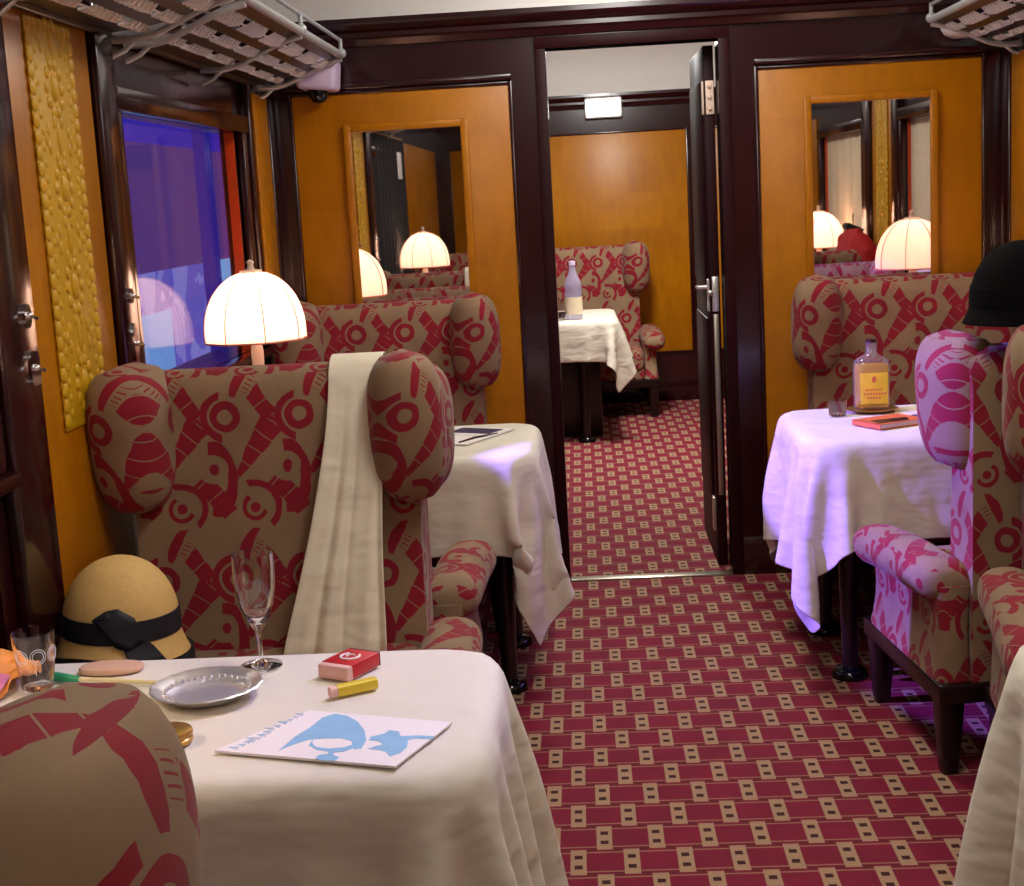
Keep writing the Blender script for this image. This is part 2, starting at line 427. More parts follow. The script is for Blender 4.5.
def corner_posts(name, y0, y1):
    bm = new()
    for s in (-1, 1):
        a, b = sorted((s*1.29, s*1.335)); box(bm, a, b, y0, y1, 0, 2.0, .006)
    return struct(name, bm, 'mahogany')
# door casing and threshold
bm = new()
box(bm, -.345, -.305, -.012, .112, 0, 1.955, .003); box(bm, .305, .345, -.012, .112, 0, 1.955, .003); box(bm, -.345, .345, -.012, .112, 1.955, 1.995, .003)
struct('trim_6', bm, 'casing', 'dark mahogany door casing')
bm = new(); box(bm, -.305, .305, -.02, .035, 0, .008, .003); struct('trim_7', bm, 'steel', 'metal threshold strip in the doorway')
bm = new(); box(bm, -1.3, -.345, -.014, 0, 0, .14, .004); box(bm, .345, 1.3, -.014, 0, 0, .14, .004); struct('baseboard_partition', bm, 'mahogany')
bm = new(); box(bm, -1.3, 1.3, YF-.016, YF, 0, .15, .004); struct('baseboard_far', bm, 'mahogany')

# side walls -------------------------------------------------------
WIN = [(-4.05, -2.72), (-1.75, -.44)]           # front saloon windows (y ranges)
WIN_FAR = [(.75, 2.05), (2.75, 4.05)]
ZS, ZH = .98, 1.70
def side_wall(s, name):
    bm = new()
    def b(x0, x1, *r):
        a, c = sorted((s*x0, s*x1)); box(bm, a, c, *r)
    for Y0, Y1, wins in ((YB, 0, WIN), (.10, YF, WIN_FAR)):
        b(LX, LX+.06, Y0, Y1, 0, ZS-.04)                     # lower wall
        b(WX, LX+.06, Y0, Y1, ZS-.04, ZS)                    # sill band
        b(WX, WX+.06, Y0, Y1, ZH, 2.10)                      # header
        ys = [Y0]+[k for w in wins for k in w]+[Y1]
        if Y0 == YB: b(WX, LX+.01, -2.72, -1.79, .62, ZS-.03)       # pier between the windows
        for i in range(0, len(ys), 2): b(WX, WX+.06, ys[i], ys[i+1], ZS, ZH)
    w = struct(name, bm, 'mahogany', smooth=False)
    return w
wl = side_wall(-1, 'wall_left'); wr = side_wall(1, 'wall_right')
wl['label'] = 'dark mahogany window wall on the left'; wr['label'] = 'dark mahogany window wall on the right'
def side_crown(s, name, Y0, Y1):
    bm = new()
    prof = [(0, 2.00), (.018, 2.00), (.03, 2.03), (.03, 2.045), (.055, 2.065), (.06, 2.11), (0, 2.11)]
    rings(bm, [[(s*(WX-a), y, z) for a, z in prof] for y in (Y0, Y1)])
    return struct(name, bm, 'mahogany', sharp=25)
side_crown(-1, 'trim_8', YB, 0); side_crown(1, 'trim_9', YB, 0); side_crown(-1, 'trim_10', .1, YF); side_crown(1, 'trim_11', .1, YF)
corner_posts('trim_12', -.105, -.002)
# window header ledges (dark board over each front window)
def window(n, s, y0, y1, blind):
    f = new()
    def b(bm, x0, x1, *r, bev=.004):
        a, c = sorted((s*x0, s*x1)); box(bm, a, c, *r, bev)
    b(f, WX-.022, WX+.012, y0-.045, y0, ZS, ZH+.05); b(f, WX-.022, WX+.012, y1, y1+.045, ZS, ZH+.05); b(f, WX-.03, WX+.012, y0-.045, y1+.045, ZH, ZH+.055); b(f, WX-.045, WX+.012, y0-.05, y1+.05, ZS-.03, ZS)
    w = struct('window_%d' % n, f, 'mahogany')
    r = new(); b(r, WX+.012, WX+.044, y1-.006, y1, ZS, ZH, bev=.001); b(r, WX+.012, WX+.044, y0, y0+.006, ZS, ZH, bev=.001); obj('window_reveal', r, 'reveal', w, smooth=False)
    g = new(); b(g, WX+.044, WX+.049, y0, y1, ZS, ZH, bev=0); obj('window_pane', g, 'glass', w, smooth=False)
    if blind:
        k = new(); m = 40
        secs = []
        for i in range(m+1):
            y = y0+.01+(y1-y0-.02)*i/m; q = s*(WX+.025+.006*math.sin(i*.9)); secs.append([(q, y, ZS+.0), (q+s*.003, y, ZS+.0), (q+s*.003, y, ZH), (q, y, ZH)])
        rings(k, secs); obj('window_blind', k, 'blind', w)
    return w
window(1, -1, *WIN[0], False); window(2, -1, *WIN[1], False); window(3, 1, *WIN[0], True); window(4, 1, *WIN[1], True)
for i, y in enumerate(WIN_FAR): window(5+i, -1, *y, False); window(7+i, 1, *y, True)
# veneer strips between window and partition, and gilded relief panels between windows
def wall_veneers(s, w):
    for y0, y1, z0, z1, xo in ((-.33, -.125, 1.0, 1.835, .03), (-2.46, -1.94, .64, 1.93, .0)):
        bm = new(); a, c = sorted((s*(WX-.012-xo), s*(WX-xo))); box(bm, a, c, y0, y1, z0, z1, .004); obj('veneer_panel', bm, 'maple', w)
        if xo:
            bm = new(); a, c = sorted((s*(WX-xo), s*WX)); box(bm, a, c, y0-.03, y1+.03, .99, 1.99, .004); obj('panel_bead', bm, 'mahogany', w)
    bm = new(); a, c = sorted((s*(WX-.012), s*WX)); box(bm, a, c, -6.4, -4.25, 1.0, 1.83, .004); obj('veneer_panel', bm, 'maple', w)
    # post with switches nearer the viewer
    bm = new(); a, c = sorted((s*(WX-.03), s*WX)); box(bm, a, c, -2.66, -2.475, .64, 2.0, .008); box(bm, a, c, -1.925, -1.80, .99, 2.0, .008); obj('panel_bead', bm, 'mahogany', w)
    # carved gilded relief
    bm = new(); x = WX-.012
    def B(y, z, r, sx=.45, sy=1, sz=1): ball(bm, (s*(x-.006), y, z), r, (sx*.62, sy, sz), 2)
    yc = -2.20; hw = .135
    a, c = sorted((s*(x-.006), s*x)); box(bm, a, c, yc-hw, yc+hw, 1.0, 1.86, .003)
    z = 1.02
    while z < 1.84:
        B(yc-hw+.012, z, .017); B(yc+hw-.012, z, .017); B(yc-hw+.042, z+.014, .010); B(yc+hw-.042, z+.014, .010)
        z += .033
    for z0 in (1.09, 1.30, 1.51, 1.72):
        for k in range(10):
            an = 2*PI*k/10; B(yc+.045*math.cos(an), z0+.052*math.sin(an), .014, .6)
        B(yc, z0, .02, .7, 1, 1.5)
        for e in (-1, 1):
            for j in range(5):
                q = j/4; B(yc+e*(.02+.055*math.sin(q*PI)), z0+.065+.075*q, .011, .6, 1, 1.4)
        B(yc, z0+.105, .013, .7, .9, 3.0)
    for j in range(9): B(yc-hw+.02+j*.029, 1.845, .014, .6)
    obj('gilded_relief', bm, 'gold', w)
wall_veneers(-1, wl); wall_veneers(1, wr)
for s, nm in ((-1, 'left'), (1, 'right')):
    bm = new()
    for Y0, Y1 in ((YB, -.002), (.102, YF-.002)):
        a, c = sorted((s*(LX-.014), s*LX)); box(bm, a, c, Y0+.002, Y1, 0, .14, .004)
    struct('baseboard_'+nm, bm, 'mahogany')
# open door leaf
bm = new(); box(bm, .262, .300, .125, .74, .012, 1.945, .004)
dl = struct('door_1', bm, 'casing', 'dark mahogany door standing open against the right of the doorway')
bm = new(); box(bm, .252, .262, .20, .66, .25, .95, .004); box(bm, .252, .262, .20, .66, 1.08, 1.82, .004); obj('door_panel', bm, 'casing', dl)
bm = new(); box(bm, .270, .294, .119, .125, .98, 1.11, .002); ball(bm, (.262, .118, 1.05), .012); box(bm, .255, .262, .13, .17, .98, 1.10, .003); obj('lock_plate', bm, 'silver', dl)
bm = new(); tube(bm, [(.262, .16, 1.07), (.225, .16, 1.07), (.222, .21, 1.068)], .008); obj('door_handle', bm, 'silver', dl)
bm = new(); box(bm, .272, .292, .119, .125, .28, .97, .002); obj('edge_strip', bm, 'steel', dl)
bm = new(); box(bm, .268, .298, .117, .125, 1.70, 1.82, .003)
for k in range(3): ball(bm, (.282, .116, 1.72+.04*k), .009)
box(bm, .255, .262, .122, .15, 1.70, 1.82, .003); obj('bolt_plate', bm, 'cream', dl)
bm = new(); box(bm, .25, .262, .121, .18, .14, .27, .003); obj('kick_plate', bm, 'steel', dl)
# ------------------------------------------------------------------ chairs
def make_chair():
    t = thing('wing_armchair', '', 'armchair')
    # backrest: rounded slab with a roll along its top
    bm = new(); secs = []
    for k in range(25):
        q = k/24; x = -.335+.67*q
        e = 1-max(0, abs(2*q-1)-.86)/.14*.35
        pr = []
        for z, y in ((.20, -.012), (.70, -.008), (1.0, -.004)): pr.append((x, y*1, z))
        top = 1.092
        for j in range(9):
            a = PI*j/8; pr.append((x, -.068+.066*math.cos(a)*e, top-.055+.055*math.sin(a)*e))
        for z, y in ((.95, -.136), (.80, -.14), (.62, -.15), (.45, -.16), (.30, -.16), (.20, -.15)): pr.append((x, y, z))
        secs.append(pr)
    rings(bm, secs); obj('backrest', bm, 'fabric', t, sharp=60)
    # wings
    for s in (-1, 1):
        bm = new(); secs = []
        N = 22
        for k in range(N+1):
            q = -1+2*k/N; z = .945+.172*q
            w = max(0, 1-abs(q)**3.2)**(1/2.6); w = max(w, .06)
            fr = .285-.06*(1-(q+1)/2)              # front reaches further at the top
            hx = .090*w; y0, y1 = -.02, -fr
            cy = (y0+y1)/2; hy = (y0-y1)/2*(.35+.65*w)
            pts = sup(s*.318, cy, hx, hy, 28, 2.6)
            ring = []
            for x, y in pts:
                ring.append((x+s*.035*((cy-y)/(.14)) * .5, y, z))
            secs.append(ring)
        rings(bm, secs); obj('wing', bm, 'fabric', t, sharp=70)
    # seat cushion
    bm = new(); box(bm, -.335, .335, -.62, -.13, .29, .445, .05, 4)
    for v in bm.verts:
        if v.co.z > .38: v.co.z += .018*(1-(v.co.x/.34)**2)
    obj('seat', bm, 'fabric', t, sharp=60)
    # arms: padded roll on an upholstered side panel
    for s in (-1, 1):
        bm = new(); secs = []
        n = 30
        for k in range(n+1):
            q = k/n; y = -.03-.57*q
            e = 1 if q < .84 else math.sqrt(max(.02, 1-((q-.84)/.16)**2)); e *= 1 if q > .12 else math.sqrt(max(.02, 1-(1-q/.12)**2))
            zc = .498-.022*max(0, q-.55)/.45; hx, hz = .072*(.55+.45*e), .058*(.3+.7*e)
            secs.append([(x, y, z) for x, z in sup(s*(.385+.02*q), zc, hx, hz, 22, 2.4)])
        rings(bm, secs); obj('arm_pad', bm, 'fabric', t, sharp=70)
        bm = new(); secs = []
        for k in range(9):
            q = k/8; z = .245+.25*q
            fr = -.575+.035*math.sin(q*PI)
            hx = .05-.008*math.sin(q*PI)
            secs.append([(x, y, z) for x, y in sup(s*.375, (-.02+fr)/2, hx, (-.02-fr)/2, 24, 8)])
        rings(bm, secs); obj('arm_panel', bm, 'fabric', t, sharp=50)
    bm = new(); box(bm, -.33, .33, -.60, -.54, .245, .32, .015); obj('front_apron', bm, 'fabric', t)
    bm = new(); box(bm, -.428, .428, -.605, -.003, .195, .248, .008); obj('base_rail', bm, 'blackwood', t)
    for sx in (-1, 1):
        for y in (-.565, -.05):
            bm = new(); secs = []
            for z, h in ((0, .022), (.10, .030), (.198, .036)): secs.append([(sx*.385+a, y+b, z) for a, b in sup(0, 0, h, h, 16, 5)])
            rings(bm, secs); obj('leg', bm, 'blackwood', t, sharp=50)
    return t
CX = -.932
chair = make_chair()
chair.location = (CX, -1.975, 0)
chair['label'] = 'red and tan wing armchair with a cream scarf hung over its back'; chair['group'] = 'wing armchairs'
G = 'wing armchairs'
k = copy_tree(chair, (-.96, -1.93, 0), PI, 'wing armchair seen from behind, its violet lit arm beside the left middle table', scale=(1, 1, .94))
copy_tree(chair, (-.92, -.035, 0), 0, 'wing armchair against the partition under the left mirror')
copy_tree(chair, (.925, -.035, 0), 0, 'wing armchair against the partition under the right mirror')
copy_tree(chair, (.975, -1.935, 0), PI+.11, 'wing armchair on the right turned away, its wing lit magenta', scale=(.9, 1, .955))
copy_tree(chair, (1.07, -2.05, 0), -.12, 'wing armchair cut by the right edge, facing the viewer', scale=(.9, 1, 1))
copy_tree(chair, (-.918, -4.56, 0), PI, 'shadowed wing armchair back filling the bottom left corner')
copy_tree(chair, (-.165, 4.53, 0), 0, 'wing armchair in the far saloon seen through the doorway')

chair.scale = (.975, 1, 1)
for ch in chair.children:
    if ch.name.startswith('arm_pad'): ch.location.z = -.075
    if ch.name.startswith('arm_panel'): ch.scale.z = .84; ch.location.z = .035
# ------------------------------------------------------------------ tables and cloths
def make_cloth(hx, hy, r, zt, over, seed=0, h=.03, ymin=None, ymax=None, steps=150):
    """drape a rectangular sheet over a rounded table top by relaxing a grid of springs; over=(x-,x+,y-,y+)"""
    rng = np.random.default_rng(seed)
    xs = np.linspace(-hx-over[0], hx+over[1], int((2*hx+over[0]+over[1])/h)+1); ys = np.linspace(-hy-over[2], hy+over[3], int((2*hy+over[2]+over[3])/h)+1)
    nx, ny = len(xs), len(ys); dx, dy = xs[1]-xs[0], ys[1]-ys[0]
    P = np.zeros((nx, ny, 3)); P[..., 0] = xs[:, None]; P[..., 1] = ys[None, :]; P[..., 2] = zt+.004
    P[..., 2] += rng.normal(0, .0015, (nx, ny)); V = np.zeros_like(P)
    cons = []
    def add(A, B, L, k, split=None): cons.append((A, B, L, k))
    for p in (0, 1):
        n = (nx-1-p+1)//2; cons.append((np.s_[p:p+2*n:2, :], np.s_[p+1:p+1+2*n:2, :], dx, 1.0))
        n = (ny-1-p+1)//2; cons.append((np.s_[:, p:p+2*n:2], np.s_[:, p+1:p+1+2*n:2], dy, 1.0))
    D = math.hypot(dx, dy)
    for p in (0, 1):
        n = (nx-1-p+1)//2
        cons.append((np.s_[p:p+2*n:2, :-1], np.s_[p+1:p+1+2*n:2, 1:], D, .35)); cons.append((np.s_[p:p+2*n:2, 1:], np.s_[p+1:p+1+2*n:2, :-1], D, .35))
    for p in (0, 1, 2, 3):
        i = np.arange(p, nx-2, 4); cons.append((np.s_[i, :], np.s_[i+2, :], 2*dx, .06))
        i = np.arange(p, ny-2, 4); cons.append((np.s_[:, i], np.s_[:, i+2], 2*dy, .06))
    rr = r
    def collide(P):
        qx = np.abs(P[..., 0])-(hx-rr); qy = np.abs(P[..., 1])-(hy-rr)
        ox, oy = np.maximum(qx, 0), np.maximum(qy, 0); ln = np.sqrt(ox*ox+oy*oy)+1e-9
        sd = ln+np.minimum(np.maximum(qx, qy), 0)-rr
        inside = sd < 0
        top = inside & (P[..., 2] < zt+.002) & (P[..., 2] > zt-.05)
        P[..., 2] = np.where(top & (sd < -.012), zt+.002, P[..., 2])
        edge = inside & (sd >= -.012) & (P[..., 2] < zt+.002)
        lim = zt+.002-(sd+.012)/.012*.01
        P[..., 2] = np.where(edge & (P[..., 2] > zt-.03), np.maximum(P[..., 2], lim), P[..., 2])
        side = inside & (P[..., 2] <= zt-.012)
        gx = np.where(qx > 0, ox/ln*np.sign(P[..., 0]), np.where(qx > qy, np.sign(P[..., 0]), 0)); gy = np.where(qy > 0, oy/ln*np.sign(P[..., 1]), np.where(qy >= qx, np.sign(P[..., 1]), 0))
        P[..., 0] = np.where(side, P[..., 0]+gx*(-sd+.003), P[..., 0]); P[..., 1] = np.where(side, P[..., 1]+gy*(-sd+.003), P[..., 1])
        if ymin is not None: P[..., 1] = np.maximum(P[..., 1], ymin)
        if ymax is not None: P[..., 1] = np.minimum(P[..., 1], ymax)
        P[..., 0] = np.maximum(P[..., 0], -hx-max(over[0], .004)) if over[0] < .1 else P[..., 0]
        return inside & (P[..., 2] >= zt-.004)
    dt = .02
    for st in range(steps):
        Q = P.copy(); V *= .96 if st < steps*.7 else .85; V[..., 2] -= 9.8*dt*.6
        P = P+V*dt
        for it in range(9):
            for A, B, L, k in cons:
                a, b = P[A], P[B]; d = b-a; l = np.sqrt((d*d).sum(-1, keepdims=True))+1e-9
                c = d*((l-L)/l*.5*k); P[A] = a+c; P[B] = b-c
            on = collide(P)
        P[..., :2] = np.where(on[..., None], Q[..., :2]+(P[..., :2]-Q[..., :2])*.06, P[..., :2])
        V = (P-Q)/dt
        P[..., 2] = np.maximum(P[..., 2], .02)
    bm = new(); vs = [[bm.verts.new(P[i, j]) for j in range(ny)] for i in range(nx)]
    for i in range(nx-1):
        for j in range(ny-1): bm.faces.new((vs[i][j], vs[i+1][j], vs[i+1][j+1], vs[i][j+1]))
    return bm
def make_table(cx, cy, hx, hy, r, zt, label, cloth_label, over, seed, legx, flip=1, **kw):
    t = thing('dining_table', label, 'table', (cx, cy, 0), 0, 'carriage dining tables')
    bm = new(); prism(bm, rrect(hx-.03, hy-.03, r), zt-.03, zt-.006); obj('tabletop', bm, 'blackwood', t, sharp=50)
    for y in (-hy+.10, hy-.10):
        bm = new(); lathe(bm, [(0, .03), (.024, .03), (.024, .12), (.028, .30), (.034, .50), (.040, zt-.029), (0, zt-.029)], 20, (legx, y, 0)); l = obj('leg', bm, 'blackwood', t)
        bm = new(); lathe(bm, [(0, 0), (.052, 0), (.054, .012), (.046, .026), (.026, .036), (0, .04)], 28, (legx, y, 0)); obj('foot', bm, 'blackglass', l)
    bm = new(); box(bm, min(-flip*(hx-.03), -flip*(hx-.09)), max(-flip*(hx-.03), -flip*(hx-.09)), -hy+.12, hy-.12, 0, zt-.029, .01); obj('wall_support', bm, 'blackwood', t)
    bm = make_cloth(hx, hy, r, zt, over, seed, **kw)
    if flip < 0:
        for v in bm.verts: v.co.x *= -1
    c = obj('tablecloth', bm, 'linen', None, sharp=180, subd=1, solid=.002)
    c.location = (cx, cy, 0); tag(c, cloth_label, 'tablecloth', 'white tablecloths')
    return t, c
ZT = .718
make_table(-.88, -3.315, .515, .285, .10, ZT, 'dining table in the left foreground, hidden under its cloth', 'white cloth on the left foreground table, under plate, glasses and magazine', (.0, .42, .32, .24), 1, .38)
make_table(-.88, -.98, .515, .32, .10, ZT, 'dark legged dining table on the left between the armchairs', 'white cloth on the left middle table, violet light on its top', (.0, .37, .26, .22), 2, .40, ymin=-.40, ymax=.40)
make_table(.90, -.98, .515, .32, .10, ZT, 'dark legged dining table on the right by the partition', 'white cloth with a violet lit corner under the yellow bottle', (.0, .36, .27, .21), 3, -.38, flip=-1, ymin=-.40, ymax=.40)
make_table(.885, -3.36, .475, .285, .10, ZT, 'dining table at the bottom right edge, hidden under its cloth', 'white cloth hanging at the bottom right edge of the photo', (.0, .42, .25, .25), 4, -.34, flip=-1)
t, _ = make_table(-.52, 3.45, .515, .43, .07, ZT, 'dining table in the far saloon beyond the doorway', 'white cloth with a long pointed corner on the far saloon table', (.26, .26, .22, .26), 5, .30)
bm = new(); box(bm, .0, .40, -.15, .25, .0, ZT-.03, .01); obj('shade_block', bm, 'blackwood', t)  # dark box put in for the deep shade under this table

# ------------------------------------------------------------------ lamps
def make_lamp():
    t = thing('table_lamp', '', 'lamp')
    bm = new(); lathe(bm, [(0, 0), (.062, 0), (.064, .012), (.045, .022), (.02, .03), (.016, .06), (.019, .10), (.015, .16), (.017, .22), (.019, .30), (.012, .345), (0, .345)], 28); obj('stand', bm, 'cream', t)
    # silk dome of eight gathered panels
    def wob(a, r, z): return 1-.045*abs(math.cos(4*a))**6
    prof = []
    for k in range(15):
        q = k/14; prof.append((.152*math.cos(q*PI/2*.95)**1.0*(1+.05*math.sin(q*PI)), .335+.205*math.sin(q*PI/2)))
    bm = new(); lathe(bm, prof, 96, wob=wob); obj('lamp_shade', bm, 'shade', t, recalc=True)
    for k in range(8):
        a = PI/4*k+PI/8; bm = new(); pts = [((r+.0015)*math.cos(a), (r+.0015)*math.sin(a), z) for r, z in prof]
        tube(bm, pts, .0018, 6); obj('shade_rib', bm, 'trim', t)
    bm = new(); pts = [(.1525*wob(2*PI*i/96, 0, 0)*math.cos(2*PI*i/96), .1525*wob(2*PI*i/96, 0, 0)*math.sin(2*PI*i/96), .335) for i in range(97)]
    tube(bm, pts, .003, 6); obj('shade_trim', bm, 'trim', t)
    bm = new(); lathe(bm, [(0, .536), (.032, .536), (.034, .544), (.012, .548), (.008, .56), (.012, .57), (0, .578)], 20); obj('finial', bm, 'cream', t)
    bm = new(); ball(bm, (0, 0, .40), .028, (1, 1, 1.3)); obj('bulb', bm, 'bulb', t)
    return t
LZ = ZT+.004
lamps = [((-1.205, -.98, LZ), 'lit table lamp with ribbed dome shade by the left window'), ((-1.155, -3.56, LZ), 'lit dome lamp on the left foreground table, seen only in the left mirror'),
         ((1.19, -.98, LZ), 'lit dome lamp on the right table, the larger one in the right mirror'), ((1.19, -3.38, LZ), 'lit dome lamp on the bottom right table, the smaller one in the right mirror')]
lamp = make_lamp(); lamp['group'] = 'dome shaded table lamps'
for i, (p, lb) in enumerate(lamps):
    l = lamp if i == 0 else copy_tree(lamp, p)
    l.location = p; l['label'] = lb
    d = bpy.data.lights.new('lamp_light', 'POINT'); d.energy = 5.5; d.color = (1, .80, .62); d.shadow_soft_size = .035
    o = bpy.data.objects.new('lamp_light', d); COL.objects.link(o); o.location = (p[0], p[1], p[2]+.44)

# ------------------------------------------------------------------ mirrors
def mirror(x0, x1, z0, z1, label):
    t = thing('wall_mirror', label, 'mirror', ((x0+x1)/2, -.013, (z0+z1)/2), 0, 'partition mirrors')
    hx, hz = (x1-x0)/2, (z1-z0)/2
    bm = new(); box(bm, -hx+.004, hx-.004, -.010, -.001, -hz+.004, hz-.004); obj('mirror_glass', bm, 'mirror', t, smooth=False)
    bm = new()
    for a in ((-hx-.024, -hx+.004, -hz-.024, hz+.024), (hx-.004, hx+.024, -hz-.024, hz+.024), (-hx, hx, hz-.004, hz+.024), (-hx, hx, -hz-.024, -hz+.004)): box(bm, a[0], a[1], -.02, 0, a[2], a[3], .006)
    obj('mirror_frame', bm, 'maple', t)
mirror(-1.022, -.618, 1.02, 1.705, 'mirror in golden wood frame on the left of the doorway')
mirror(.622, 1.045, 1.02, 1.712, 'mirror in golden wood frame on the right of the doorway')

# ------------------------------------------------------------------ luggage racks
def rack(s, y0, y1, label):
    t = thing('luggage_rack', label, 'luggage rack', (0, 0, 0), 0, 'overhead luggage racks')
    xw, xf, zw, zf = s*(WX-.022), s*1.005, 1.875, 1.955
    bm = new(); tube(bm, [(xw, y0, zw), (xw, y1, zw)], .011, 10); obj('wall_rail', bm, 'blackwood', t)
    bm = new(); tube(bm, [(xf, y0, zf), (xf, y1, zf)], .012, 10); tube(bm, [(xf, y0, zf+.05), (xf, y1, zf+.05)], .006, 8); obj('front_rail', bm, 'aged', t)
    def pt(q): return (xw+(xf-xw)*q, zw+(zf-zw)*q-.018*math.sin(PI*q))
    for y in (y0, (y0+y1)/2, y1):
        bm = new(); pts = []
        for k in range(13):
            x, z = pt(k/12); pts.append((x, y, z-.012-.01*math.sin(2*PI*k/12)))
        tube(bm, pts, [.011-.003*math.sin(PI*k/12) for k in range(13)], 10)
        pts = [(xw, y, zw-.055), (xw+(xf-xw)*.12, y, zw-.04), (xw+(xf-xw)*.25, y, zw-.008), (xw+(xf-xw)*.33, y, zw+.012)]; tube(bm, pts, .006, 8)
        tube(bm, [(xf, y, zf), (xf, y, zf+.055)], .007, 8); ball(bm, (xf, y, zf+.006), .018)
        obj('bracket', bm, 'aged', t)
    for q0, q1 in ((.03, .20), (.34, .46), (.60, .70), (.86, .97)):
        bm = new(); (xa, za), (xb, zb) = pt(q0), pt(q1)
        rings(bm, [[(xa, y, za), (xb, y, zb), (xb, y, zb+.008), (xa, y, za+.008)] for y in (y0+.01, y1-.01)]); obj('slat', bm, 'blackwood', t, smooth=False)
    # fretted silver grille between the slats
    bm = new(); n = int((y1-y0)/.034)
    for q0, q1 in ((.20, .34), (.46, .60), (.70, .86)):
        (xa, za), (xb, zb) = pt(q0), pt(q1); xm, zm = pt((q0+q1)/2)
        for i in range(n):
            y = y0+.02+(y1-y0-.04)*i/(n-1)
            if i % 8 in (6, 7): continue
            tube(bm, [(xa, y, za), (xm, y+.018, zm-.004), (xb, y+.004, zb)], [.003, .008, .003], 6)
        tube(bm, [(xm, y0+.01, zm), (xm, y1-.01, zm)], .003, 6)
    obj('fretted_grille', bm, 'fret', t)
    return t
rack(-1, -1.68, -.20, 'silver luggage rack over the left window beside the small camera')
rack(-1, -3.3, -1.80, 'silver luggage rack in the top left corner nearest the viewer')
rack(1, -1.68, -.20, 'silver luggage rack in the top right corner')

# CCTV camera
t = thing('security_camera', 'small white box camera with black dome under the left luggage rack', 'camera', (-1.105, -.13, 1.885))
t.scale = (1.25, 1.0, 1.35)
bm = new(); box(bm, -.055, .055, -.05, .088, -.028, .055, .014, 3, Matrix.Rotation(.1, 4, 'Y')); obj('housing', bm, 'lilac', t)
bm = new(); lathe(bm, [(0, -.062), (.016, -.058), (.026, -.046), (.03, -.026), (0, -.026)], 24); obj('lens_dome', bm, 'blackglass', t)
bm = new(); box(bm, -.022, .022, .04, .105, -.012, .04, .004); obj('mount', bm, 'lilac', t)
t = thing('reflection_oval', 'white oval standing in for a reflection under the right luggage rack', 'fitting', (1.14, -.06, 1.93))  # white dome modelled in place of a bright reflection
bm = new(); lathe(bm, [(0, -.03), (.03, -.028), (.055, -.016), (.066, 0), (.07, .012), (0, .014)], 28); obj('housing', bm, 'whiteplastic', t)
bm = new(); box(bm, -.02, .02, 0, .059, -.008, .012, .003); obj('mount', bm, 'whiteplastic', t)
# emergency light on the far crown
t = thing('emergency_light', 'glowing white light box on the far end wall', 'light', (-.012, YF-.035, 2.0))
bm = new(); box(bm, -.125, .125, -.03, .034, -.068, .068, .012, 3); obj('housing', bm, 'whiteplastic', t)
bm = new(); box(bm, -.112, .112, -.04, -.028, -.055, .055, .008, 2); obj('diffuser', bm, 'sign', t)
# light switches on the left post
def switch(y, z, w, h, label, name, cat):
    t = thing(name, label, cat, (-WX+.03, y, z))
    bm = new(); prism(bm, sup(0, 0, w, h, 24, 2.2 if w < .02 else 5), 0, .007, Matrix(((0, 0, 1, 0), (1, 0, 0, 0), (0, 1, 0, 0), (0, 0, 0, 1)))); obj('plate', bm, 'chrome', t)
    bm = new(); ball(bm, (.008, 0, 0), .008); tube(bm, [(.008, 0, 0), (.026, 0, -.006)], .0035); obj('lever', bm, 'chrome', t)
switch(-2.53, 1.262, .017, .024, 'small oval chrome fitting on the dark post left of the gilded panel', 'wall_fitting', 'fitting')
switch(-2.52, 1.158, .024, .034, 'square silver switch plate on the dark post left of the gilded panel', 'light_switch', 'switch')
switch(-1.86, 1.255, .014, .018, 'small round fitting on the post beside the left window', 'wall_fitting', 'fitting')
switch(-1.86, 1.14, .016, .05, 'tall silver catch on the post beside the left window', 'window_catch', 'catch')

# ------------------------------------------------------------------ scarf and hats
def scarf():
    bm = new(); rows = []
    # path over the chair back: behind, over the roll, down the front
    path = [(-1.962, .80), (-1.962, .90), (-1.962, .98), (-1.965, 1.05)]
    for j in range(9):
        a = PI*j/8; path.append((-2.043+.078*math.cos(a), 1.04+.066*math.sin(a)))
    path += [(-2.128-.009*k, 1.0-.055*k) for k in range(1, 11)]
    n = 34
    for i, (y, z) in enumerate(path):
        q = max(0, (i-12)/(len(path)-13))
        xl = -.792-.125*q**1.1; xr = -.672-.018*q
        row = []
        for k in range(n+1):
            w = k/n
            fold = (.003+.016*q)*(math.sin(w*10+.4)+.35*math.sin(w*21+q*1.5+1))
            front = -1 if i > 6 else (1 if i < 4 else 0)
            dy = front*(abs(fold)+.003) if i < 4 or i > 12 else 0; dz = .003 if 4 <= i <= 12 else 0
            row.append(bm.verts.new((xl+(xr-xl)*w+.006*math.sin(i*.5+w*3)*q, y+dy*(1 if i > 12 else .4), z+dz)))
        rows.append(row)
    for a, b in zip(rows, rows[1:]):
        for k in range(n): bm.faces.new((a[k], a[k+1], b[k+1], b[k]))
    o = obj('scarf', bm, 'scarf', None, sharp=180, subd=1, solid=.003)
    tag(o, 'long cream scarf hanging over the back of the left armchair', 'scarf')
scarf()
def hat_profile(z):
    if z > .05: return .117*math.sqrt(max(0, 1-((z-.05)/.152)**2.3))
    return .117+.018*((.05-z)/.05)**1.5
